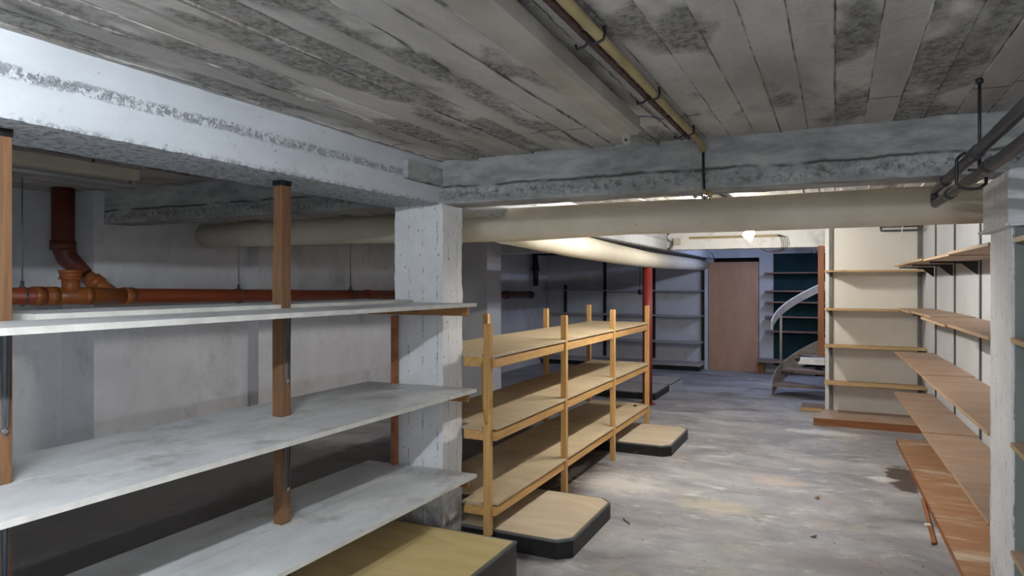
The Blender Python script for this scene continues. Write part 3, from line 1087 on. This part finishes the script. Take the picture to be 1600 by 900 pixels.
# brass chain looped over the near post
b = MB()
A0 = Vector((XF - .080, PY[0] - .006, 1.10))
A1 = Vector((XF - .050, PY[0] - .008, 0.742))
A2 = Vector((XF - .026, PY[0] + .022, 1.10))
path = []
for i in range(60):
    q = i / 59
    if q < .5:
        s = q * 2
        p = A0.lerp(A1, s)
        p.x += .010 * math.sin(s * PI) * -1
        p.z = 1.10 - (1.10 - .745) * (1 - (1 - s) ** 1.15)
    else:
        s = (q - .5) * 2
        p = A1.lerp(A2, s ** .8)
        p.z = .745 + (0.90 - .745) * s ** 1.3
    path.append(p)
for i in range(59):
    p, q = path[i], path[i + 1]
    d = (q - p)
    l = d.length
    d.normalize()
    sd = d.cross(Vector((0, 1, 0))).normalized() if i % 2 else d.cross(Vector((1, 0, 0))).normalized()
    c = (p + q) / 2
    b.tube([c + d * math.cos(a) * max(l * .78, .0045) + sd * math.sin(a) * .0034 for a in [2 * PI * k / 8 for k in range(8)]], .0013, M['gold'], 5, closed=True)
tag(b.build('brass_chain'), 'thin brass chain looped on the nearest pine post', 'chain')
b = MB()
b.tube([(-1.86, 6.79, 0.2955), (-1.84, 6.79, 0.304), (-1.82, 6.80, 0.2965)], [.004, .012, .004], M['black_metal'], 10)
tag(b.build('metal_fitting'), 'tiny dark metal fitting lying on the lowest pine shelf by the far post', 'fitting')

# ------------------------------------------------------------------ right wall shelving
ROT = 0.0225


def xr_front(y):
    return 0.536 + 0.0225 * (7.85 - y)


up_lab = ['farthest of the dark steel uprights on the right wall', 'middle one of the dark steel uprights on the right wall',
          'dark steel upright on the right wall, nearest the white column']
ZR = [1.73, 1.30, 0.865, 0.455]
for i, y in enumerate((7.84, 6.83, 5.84)):
    xx = xw(y)
    t_ = thing('shelf_upright', up_lab[i], 'shelf upright', (xx, y, 0.06), 'dark slotted uprights on the right wall')
    b = MB()
    b.box(xx - .012, xx + .001, y - .016, y + .016, .06, 2.20, bev=.001)
    b.build('channel', M['dark_steel'], t_)
    for z in ZR:
        b = MB()
        zt = z - .0195
        b.poly([(xx - .02, y - .012, zt), (xx - .32, y - .012, zt), (xx - .32, y - .012, zt - .012), (xx - .12, y - .012, zt - .018), (xx - .045, y - .012, zt - .085), (xx - .02, y - .012, zt - .10)], (0, .008, 0), M['black_metal'])
        b.build('bracket', None, t_)

rowname = ['top', 'second', 'third', 'fourth']
segs = {0: [(7.85, 6.93), (6.918, 5.88), (5.868, 4.80), (4.788, 3.73)], 1: [(7.85, 6.93), (6.918, 5.88), (5.868, 4.80), (4.788, 3.73)],
        2: [(7.80, 7.05), (7.038, 5.90), (5.888, 4.78), (4.768, 3.73)], 3: [(7.85, 6.80), (6.788, 5.80), (5.788, 4.66), (4.648, 3.73)]}
segn = ['fourth and farthest', 'third', 'second', 'first']
jit = {0: [(.0, 0), (.0, 0), (.01, 0), (.0, 0)], 1: [(.03, 0), (.05, 0.03), (-.01, -.01), (.0, .0)],
       2: [(0, 0), (.0, 0), (.0, .0), (-.002, 0)], 3: [(0, 0), (0, 0), (.0, 0), (0, 0)]}
for r in range(4):
    for k, (ya, yb) in enumerate(segs[r]):
        b = MB()
        ym = (ya + yb) / 2
        dx, ra = jit[r][k]
        xa = xr_front(ym) + dx
        xb_ = xw(ym) - (.026 if r < 3 else .028)
        th = .017
        z = ZR[r] + (0.0, 0.005, 0.0, 0.006)[k]
        tb = MB()
        tb.box(xa, xb_, yb, ya, z - th, z, M['board_edge'], bev=.002, rz=ROT + ra * .3, top=M['brown_board'])
        for f in tb.b.faces:
            if f.normal.z < -0.9:
                f.material_index = tb.mi(M['brown_board'])
        o = tb.build('shelf_board')
        near = ' beside the white column' if k == 3 else ''
        tag(o, 'brown shelf board, right wall, %s row from above, %s from the viewer' % (rowname[r], segn[k]), 'shelf board', 'shelf boards along the right wall')
# low board on the floor along that wall
b = MB()
b.prism([(xr_front(7.55) - .01, 7.55), (xw(7.55) - .06, 7.55), (xw(3.75) - .06, 3.75), (0.60, 3.75), (0.600, 4.3)], 0.0, 0.042, M['redwood'], M['brown_wet'])
tag(b.build('floor_board'), 'long water-stained brown board low on the floor along the right wall', 'board')
b = MB()
b.prism([(0.605, 3.72), (0.632, 3.72), (0.632, 1.6), (0.58, 1.6)], 0.0, 0.042, M['redwood'], M['brown_wet'])
tag(b.build('floor_board'), 'narrow brown floor board continuing past the left side of the right column', 'board')

# added grey sheet painting shade on the right column, and near boards before it
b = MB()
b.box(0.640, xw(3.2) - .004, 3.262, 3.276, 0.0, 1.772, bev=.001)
tag(b.build('shade_panel'), 'added grey-green sheet painting shade on the near face of the right column', 'panel')
for z, nm, dx in ((1.728, 'topmost', 0.010), (1.336, 'second from top', 0.0), (0.925, 'second from bottom', .0), (0.500, 'lowest', .0)):
    tb = MB()
    tb.prism([(.622 + dx, 3.255), (xw(3.25) - .012, 3.255), (xw(2.1) - .012, 2.1), (.60 + dx, 2.1)], z - .019, z, M['oak'], M['brown_board'])
    tag(tb.build('shelf_board'), 'brown shelf board at the right picture edge before the column, %s' % nm, 'shelf board', 'shelf boards in front of the right column')
for y in (2.3, 3.1):
    t_ = thing('shelf_upright', 'steel upright on the right wall before the column, %s one' % ('near' if y < 3 else 'far'), 'shelf upright', (xw(y), y, .06))
    b = MB()
    xx = xw(y)
    b.box(xx - .010, xx + .001, y - .016, y + .016, .06, 2.20, bev=.001)
    b.build('channel', M['dark_steel'], t_)
    for z in (1.728, 1.336, .925, .5):
        zt = z - .0195
        b = MB()
        b.poly([(xx - .01, y - .008, zt), (xx - .30, y - .008, zt), (xx - .30, y - .008, zt - .015), (xx - .08, y - .008, zt - .07), (xx - .01, y - .008, zt - .08)], (0, .016, 0), M['black_metal'])
        b.build('bracket', None, t_)

# ------------------------------------------------------------------ partition shelving
YS = 8.75
for i, (x, lab) in enumerate(((-0.045, 'left'), (0.845, 'right'))):
    t_ = thing('shelf_upright', lab + ' steel upright behind the four oak boards on the cream partition', 'shelf upright', (x, YS, .09), 'uprights of the partition shelves')
    b = MB()
    b.box(x - .020, x + .020, YS - .020, YS + .001, .09, 2.19, bev=.002)
    for k in range(48):
        zz = .14 + k * .042
        b.box(x - .006, x + .006, YS - .0215, YS - .019, zz, zz + .02, M['black_edge'], bev=0)
    o = b.build('channel', None, t_)
    o.data.materials.clear()
    o.data.materials.append(M['black_edge'])
    for k in range(1):
        pass
    o.data.materials.clear()
    o.data.materials.append(M['steel_grey'])
    for z in (1.695, 1.262, .845, .425):
        b = MB()
        b.poly([(x - .01, YS - .02, z - .021), (x - .01, YS - .26, z - .021), (x - .01, YS - .26, z - .032), (x - .01, YS - .02, z - .07)], (.02, 0, 0), M['black_metal'])
        b.build('bracket', None, t_)
for z, nm in ((1.695, 'top'), (1.262, 'second'), (.845, 'third'), (.425, 'fourth')):
    b = MB()
    b.box(-0.112, xw(8.6) - .004, 8.44, 8.726, z - .020, z, bev=.002)
    tag(b.build('shelf_board'), '%s from above of the four oak boards on the cream partition' % nm if nm != 'top' else 'topmost of the four oak boards on the cream partition', 'shelf board', 'oak boards on the partition')
b = MB()
b.prism([(-.215, 8.13), (.80, 8.13), (.80, 8.748), (-.115, 8.748)], 0, .078, M['redwood'], M['brown_board'])
tag(b.build('plinth_board'), 'red-brown fronted low plinth on the floor below the partition shelves', 'plinth')
b = MB()
b.box(-.38, -.13, 8.96, 9.34, 0, .045, bev=.003, m=M['oak'], top=M['tread'])
tag(b.build('floor_plank'), 'short brown plank block on the floor by the stairs and partition end', 'plank')
b = MB()
b.box(-.185, -.118, 8.86, 8.90, .68, 1.995, bev=.002)
tag(b.build('vertical_board'), 'upright red-brown board hanging at the left end of the cream partition', 'board')

# ------------------------------------------------------------------ far wall
b = MB()
t_ = thing('plywood_door', 'brown plywood sheet closing the doorway in the far wall', 'door', (-1.62, 12.56, 0))
b.box(-2.055, -1.205, 12.545, 12.565, 0.0, 1.925, bev=.002)
b.build('panel', M['ply_door'], t_)
for zz in (.5, 1.15, 1.75):
    b = MB()
    b.tube([(-1.215, 12.543, zz), (-1.215, 12.548, zz)], .008, M['dark_steel'], 8)
    b.build('screw', None, t_)
b = MB()
b.box(-2.125, -2.065, 12.54, 12.60, 0.0, 1.93, bev=.002)
struct('trim_3', b, M['beam'])

sh = thing('wall_shelving', 'grey shelving on black uprights along the far left wall behind the pine unit', 'shelving unit', (-3.5, 12.55, 0))
for x in (-4.81, -4.0, -3.05, -2.16):
    b = MB()
    b.box(x - .024, x + .024, 12.55, 12.60, 0.16, 1.98 if x > -4.5 else 1.52, bev=.002)
    b.build('upright', M['black_edge'], sh)
for z in (1.425, .975, .50):
    for x0, x1 in ((-5.15, -3.06), (-3.04, -2.14)):
        if z < .6 and x0 < -4:
            x0 = -4.9
        b = MB()
        b.box(x0, x1, 12.28, 12.549, z - .022, z, bev=.002)
        b.build('shelf_board', M['grey_board'], sh)
b = MB()
b.box(-5.15, -2.13, 12.15, 12.598, .085, .125, bev=.003)
b.build('base_board', M['grey_board'], sh)
b = MB()
b.box(-5.15, -2.15, 12.2, 12.598, 0, .085, bev=.003)
b.build('plinth', M['black_edge'], sh)

b = MB()
b.box(-.965, -.10, 12.582, 12.599, .13, 2.06, bev=.001)
tag(b.build('teal_panel'), 'dark teal wall covering behind the red-brown shelves by the stairs', 'panel')
for i, z in enumerate((1.735, 1.425, 1.235, .985, .735)):
    b = MB()
    b.box(-1.09, -.10, 12.35, 12.58, z - .022, z, bev=.002)
    tag(b.build('shelf_board'), ['topmost', 'second', 'third', 'fourth', 'lowest'][i] + ' of the five thin red-brown shelves against the teal wall', 'shelf board', 'shelves on the teal wall')
    b_ = COL.objects[-1] if False else None
for o in list(COL.objects):
    if o.get('group') == 'shelves on the teal wall':
        o.data.materials.clear()
        o.data.materials.append(plain('red_brown_shelf', (0.24, 0.13, 0.10), .6, sc=12) if 'red_brown_shelf' not in bpy.data.materials else bpy.data.materials['red_brown_shelf'])
t_ = thing('low_bench', 'low brown bench shelf below the teal wall', 'bench', (-.65, 12.45, 0))
b = MB()
b.box(-1.20, -.10, 12.25, 12.575, .20, .245, bev=.002)
b.build('top', M['tread'], t_)
for x in (-1.15, -.72, -.25):
    b = MB()
    b.box(x - .05, x + .05, 12.42, 12.56, 0, .20, bev=.003)
    b.build('support', M['black_edge'] if x > -1 else M['redwood'], t_)

# ------------------------------------------------------------------ spiral stair
CX, CY, R = 0.11, 9.95, 0.90
st = thing('spiral_staircase', 'beige spiral staircase with a white curved handrail beside the teal wall', 'staircase', (CX, CY, 0))


def hz(a):   # nosing height along the turn, a measured from the first riser
    return 0.165 + 0.18 * a / math.radians(24)


def sp(a, z, r=R):
    A = PI - a
    return Vector((CX + r * math.cos(A), CY + r * math.sin(A), z))


def ribbon(a0, a1, lo, hi, thick, mat, n=40, r=R):
    tb = bmesh.new()
    prev = None
    for i in range(n + 1):
        a = a0 + (a1 - a0) * i / n
        q = [tb.verts.new(sp(a, lo(a), r)), tb.verts.new(sp(a, hi(a), r)), tb.verts.new(sp(a, hi(a), r - thick)), tb.verts.new(sp(a, lo(a), r - thick))]
        if prev:
            for k in range(4):
                f = tb.faces.new((prev[k], prev[(k + 1) % 4], q[(k + 1) % 4], q[k]))
                f.smooth = False
        else:
            tb.faces.new(q[::-1])
        prev = q
    tb.faces.new(prev)
    bmesh.ops.recalc_face_normals(tb, faces=tb.faces)
    b = MB()
    b._merge(tb, mat)
    return b


d24 = math.radians(24)
ribbon(-.05, 4.6, lambda a: max(0.0, hz(a) - .21), lambda a: min(hz(a) + .045, 2.2) if a > 0.0 else hz(a) - .02 + .06 * (a + .05) / .05, .012, M['stair']).build('stringer', None, st)
for k in range(11):
    b = MB()
    a0, a1 = k * d24, k * d24 + d24 * 1.08
    z = hz(a0)
    pts = [(CX + .05 * math.cos(PI - a0), CY + .05 * math.sin(PI - a0))]
    pts += [tuple(sp(a0 + (a1 - a0) * i / 8, 0, R - .014)[:2]) for i in range(9)]
    b.prism(pts, z - .032, z, M['tread'])
    b.build('tread', None, st)
ribbon(.03, 4.5, lambda a: hz(a) + .735, lambda a: hz(a) + .85, .022, M['stair_white'], 60, R + .01).build('handrail', None, st)
for a in (0.42, 1.7, 3.0):
    b = MB()
    p0, p1 = sp(a, hz(a) - .05, R - .02), sp(a, hz(a) + .745, R - .02)
    b.tube([p0, p1], .017, M['stair'], 14)
    b.build('baluster', None, st)
b = MB()
b.tube([(CX, CY, 0), (CX, CY, CZ)], .05, M['stair'], 20)
b.build('centre_pole', None, st)
# pale box step beside the partition end
b = MB()
b.poly([(-.43, 9.30, .53), (-.118, 9.30, .53), (-.118, 9.30, .60), (-.40, 9.30, .60), (-.405, 9.30, .57)], (0, .22, 0), M['plastic_white'])
tag(b.build('white_step'), 'white boxed step edge between the spiral stairs and the cream partition', 'step')
b = MB()
b.poly([(-.45, 9.32, .56), (-.40, 9.32, .56), (-.40, 9.32, .60), (-.47, 9.32, .60)], (0, .10, 0), M['black_edge'])
tag(b.build('step_bracket'), 'small dark bracket at the left end of the white step', 'bracket')
for o in (COL.objects[-2], COL.objects[-1]):
    o.parent = None

# ------------------------------------------------------------------ pipes, cables and small things overhead
t_ = thing('heating_pipes', 'pair of black heating pipes joined by a bend, hanging before the right column', 'pipes', (.41, 2.0, 1.9))
b = MB()
up, lo_ = 1.970, 1.908
ye = 3.60
bend = arc((.41, ye, (up + lo_) / 2), (up - lo_) / 2, PI / 2, -PI / 2, 10, (0, 1, 0), (0, 0, 1))
b.tube([(.41, -2.9, up + .02), (.41, 1.0, up + .01)] + bend[0:0] + [(.41, 2.5, up), (.41, ye - .02, up)] + bend + [(.41, ye - .02, lo_), (.425, 2.5, lo_ - .004), (.43, 1.0, lo_ - .004), (.43, -2.9, lo_)], .018, M['pipe_black'], 20)
b.build('pipe_loop', None, t_)
for y, z, xx in ((3.30, up, .41), (3.22, lo_, .417), (2.62, up, .41), (2.50, lo_, .425)):
    b = MB()
    b.tube([(xx, y - .05, z), (xx, y + .05, z)], .022, M['pipe_black'], 20)
    b.build('sleeve', None, t_)
b = MB()
b.tube([(.445, 2.78, CZ + .002), (.445, 2.78, 1.935)], .0055, M['black_metal'], 8)
b.tube([(.445, 2.78, CZ + .002), (.445, 2.78, CZ - .015)], .012, M['black_metal'], 8)
lp = [(.445, 2.775, 1.945), (.40, 2.775, 1.945)] + [(.385, 2.775, 1.955), (.378, 2.775, 1.97), (.378, 2.775, 1.995), (.40, 2.775, 2.0), (.42, 2.775, 1.998)]
lp = arc((.418, 2.775, 1.938), .036, 0, 2 * PI * .98, 8)
ring = [(.385, 1.985), (.378, 1.975), (.378, 1.895), (.388, 1.878), (.41, 1.872), (.445, 1.874), (.462, 1.888), (.464, 1.91)]
b.tube([(x, 2.775, z) for x, z in ring], .0055, M['black_metal'], 8)
b.tube([(.385, 2.775, 1.985), (.40, 2.775, 1.996), (.43, 2.775, 1.992)], .0055, M['black_metal'], 8)
b.tube([(.445, 2.775, 1.935), (.41, 2.775, 1.938)], .005, M['black_metal'], 8)
tag(b.build('pipe_hanger'), 'black rod with a bent loop carrying the two black heating pipes', 'pipe hanger')

# yellowed conduit with the rusty cable beside it
t_ = thing('conduit', 'yellowed cable conduit fixed along the ceiling of the near bay', 'conduit', (-.58, 1.5, 2.2))
b = MB()
b.tube([(-.575, -2.5, 2.218), (-.575, 3.24, 2.215), (-.572, 3.30, 2.205), (-.570, 3.318, 2.18)], .0145, M['yellow_tube'], 14)
b.build('tube', None, t_)
for y in (.9, 1.75, 2.38, 3.02):
    b = MB()
    b.tube([(-.64, y, 2.20), (-.635, y, 2.188), (-.615, y, 2.192), (-.60, y, 2.205), (-.592, y, 2.198), (-.578, y, 2.196), (-.560, y, 2.204), (-.556, y, 2.22), (-.56, y, CZ - .008)], .0045, M['black_metal'], 6)
    b.build('clip', None, t_)
b = MB()
pts = []
for i in range(140):
    y = -1.5 + 4.70 * i / 139
    pts.append((-.612 + .002 * math.sin(i * 1.9), y, 2.222 + .002 * math.sin(i * 2.7)))
b.tube(pts, [.009 + .002 * math.sin(i * 1.3) for i in range(140)], M['rust'], 8)
b.tube([(-.632, -1.5, 2.232), (-.632, 3.18, 2.232)], .004, M['rust'], 6)
tag(b.build('cable'), 'rusty brown cable running beside the yellowed conduit', 'cable')
t_ = thing('hanging_cable', 'short black cable with a clump of cream connectors hanging before the grey cross beam', 'cable', (-.568, 3.315, 2.19))
b = MB()
b.tube([(-.568, 3.316, 2.195), (-.567, 3.315, 2.10), (-.562, 3.312, 1.985)], .006, M['black_edge'], 8)
b.build('cord', None, t_)
b = MB()
for k in range(9):
    a = k * 2.4
    x, y, z = -.556 + .022 * math.cos(a), 3.31 + .014 * math.sin(a * 1.7), 1.972 + .014 * math.sin(a)
    b.box(x - .010, x + .010, y - .007, y + .007, z - .008, z + .008, M['dusty_white'] if k % 3 else M['yellow_tube'], bev=.002, rz=a)
    b.tube([(x, y, z), (x + .01 * math.cos(a * 3), y - .008, z - .018)], .0028, M['black_metal'] if k % 2 else M['gold'], 6)
b.build('connectors', None, t_)
b = MB()
b.tube([(-.615, 3.20, 2.22), (-.617, 3.28, 2.18), (-.615, 3.315, 2.10), (-.608, 3.318, 2.02), (-.590, 3.315, 1.975), (-.57, 3.314, 1.975)], .0028, M['dusty_white'], 6)
b.build('white_wire', None, t_)

# cable trunking, junction box and loose wires on the far beam
b = MB()
b.box(-1.75, -.62, 9.165, 9.197, 2.135, 2.165, bev=.003)
tag(b.build('cable_trunking'), 'cream cable trunking along the face of the far white beam', 'trunking')
bpy.data.objects[b'cable_trunking'.decode()].data.materials.append(M['yellow_tube'])
b = MB()
b.box(-1.96, -1.87, 9.15, 9.197, 2.06, 2.15, bev=.004)
tag(b.build('junction_box', M['cream']), 'cream junction box on the far beam above the duct', 'junction box')
b = MB()
for k in range(7):
    rnd = [random.uniform(-.05, .05) for _ in range(6)]
    b.tube([(-2.02 + rnd[0], 9.18, 2.22), (-2.07 + rnd[1] * .8, 9.15, 2.15 + rnd[2] * .4), (-1.98 + rnd[3], 9.16, 2.08 + rnd[4] * .4), (-2.03 + rnd[5], 9.17, 1.99)], .004, M['black_metal'] if k % 2 else M['grey_trim'], 6)
tag(b.build('wire_tangle'), 'tangle of dark wires beside the junction box on the far beam', 'wires')
b = MB()
for k in range(4):
    x = -.62 + k * .022
    b.tube([(-.66, 9.17, 2.16), (x, 9.12, 2.13), (x + .02, 9.12, 2.05), (x + .01, 9.15, 1.97 + .01 * k), (-.72 + k * .03, 9.16, 1.955)], .004, M['black_metal'] if k % 2 else M['rust'], 6)
b.tube([(-.85, 9.17, 1.985), (-.78, 9.16, 1.95), (-.66, 9.16, 1.945), (-.56, 9.17, 1.97)], .007, M['rust'], 6)
tag(b.build('wire_loop'), 'dark wires looping down from the far beam, right of the lit bulb', 'wires')
b = MB()
for x0, r in ((-2.2, 1), (-.35, 2)):
    for k in range(5):
        q = [random.uniform(-.06, .06) for _ in range(4)]
        b.tube([(x0 + .05 * k, 12.5, 2.1), (x0 + .05 * k + q[0], 12.45, 2.04), (x0 + .07 * k + q[1], 12.5, 1.97 + q[2] * .4)], .006, M['black_metal'], 6)
    if r == 1:
        tag(b.build('wire_tangle'), 'dark wires above the plywood door at the duct end', 'wires')
        b = MB()
tag(b.build('wire_tangle'), 'dark wires on the far wall above the teal covering', 'wires')

b = MB()
x0, x1 = .455, .845   # loop under the slab
b.tube([(x0 + .03, 8.62, 2.20), (x0, 8.55, 2.177), (x0 - .0, 8.5, 2.157), (x0, 8.48, 2.127), (x0 + .03, 8.48, 2.122), (x1 - .05, 8.48, 2.122), (x1 - .01, 8.48, 2.137), (x1, 8.48, 2.19), (x1, 8.48, 2.23)], .0125, M['dark_steel'], 12)
b.tube([(x0 + .0, 8.52, 2.168), (x1 - .03, 8.52, 2.171)], .0115, M['dark_steel'], 12)
b.tube([(x0 + .05, 8.75, 2.21), (x0 + .03, 8.62, 2.20)], .016, M['dark_steel'], 12)
tag(b.build('heating_pipes'), 'looped grey pipes high on the cream partition in its right corner', 'pipes')
b = MB()
b.tube([(.665, 8.47, 2.20), (.655, 8.465, 2.12), (.645, 8.465, 2.04)], .0055, M['plastic_white'], 8)
tag(b.build('loose_cable'), 'short white cable end dangling over the looped grey pipes', 'cable')
b = MB()
b.tube([(.86, 8.3, 2.20), (.78, 8.1, 2.2), (.80, 7.6, 2.205), (.86, 7.2, 2.21)], .008, M['plastic_white'], 8)
tag(b.build('loose_cable'), 'white cable bent along the top of the right wall', 'cable')
t_ = thing('hanging_plug', 'dark plug on a thin cable hanging left of the red post', 'cable', (-2.9, 11, CZ))
b = MB()
b.tube([(-2.9, 11, CZ), (-2.9, 11, 1.44)], .006, M['black_metal'], 6)
b.build('cord', None, t_)
b = MB()
b.tube([(-2.9, 11, 1.45), (-2.9, 11, 1.43), (-2.9, 11, 1.37), (-2.9, 11, 1.36)], [.012, .035, .032, .015], M['black_edge'], 12)
b.build('plug', None, t_)

# ------------------------------------------------------------------ litter on the floor
b = MB()
b.poly([(.553, 5.62, .004), (.573, 5.62, .004), (.541, 4.72, .004), (.513, 4.70, .004), (.520, 4.76, .004)], (0, 0, .012), M['redwood'])
b.box(.515, .548, 5.02, 5.055, .002, .020, M['plastic_white'], bev=.003)
tag(b.build('wooden_strip'), 'thin broken red-brown wooden strip on the floor beside the long low board', 'strip')
b = MB()
b.tube([(-1.26, 4.36, .004), (-1.235, 4.31, .006), (-1.20, 4.28, .004), (-1.19, 4.25, .004)], .003, M['black_metal'], 6)
tag(b.build('twig'), 'small dark curved twig on the floor beyond the near cut-corner platform', 'twig')
b = MB()
b.poly([(-.135, 5.36, .001), (-.12, 5.40, .002), (-.10, 5.37, .022), (-.115, 5.33, .004)], (0, 0, .003), M['oldwood'])
tag(b.build('leaf'), 'small curled brown leaf on the beige patch of the floor', 'leaf')
b = MB()
b.poly([(-.135, 4.53, .001), (-.115, 4.56, .002), (-.10, 4.54, .012), (-.115, 4.52, .004)], (0, 0, .004), M['black_edge'])
tag(b.build('debris'), 'tiny black scrap on the open floor in front of the curled leaf', 'debris')
b = MB()
for k in range(70):
    x, y = random.uniform(-1.2, .58), random.uniform(3.4, 7.4)
    s_ = random.uniform(.0015, .0045)
    b.prism([(x - s_, y - s_), (x + s_ * .8, y - s_ * .7), (x + s_, y + s_), (x - s_ * .6, y + s_ * .8)], 0, s_ * .6, M['rust'])
o = tag(b.build('floor_grit'), 'fine dark grit scattered over the concrete floor', 'grit')
o['kind'] = 'stuff'

# default material for meshes that were built without one
FALL = {'shelf_board': M['oak'], 'floor_plank': M['oak'], 'vertical_board': M['mahog'], 'teal_panel': M['teal'], 'shade_panel': M['shade_grey']}
for o in COL.objects:
    if o.type == 'MESH' and len(o.data.materials) == 0:
        key = o.name.split('.')[0]
        o.data.materials.append(FALL.get(key, M['grey_trim']))
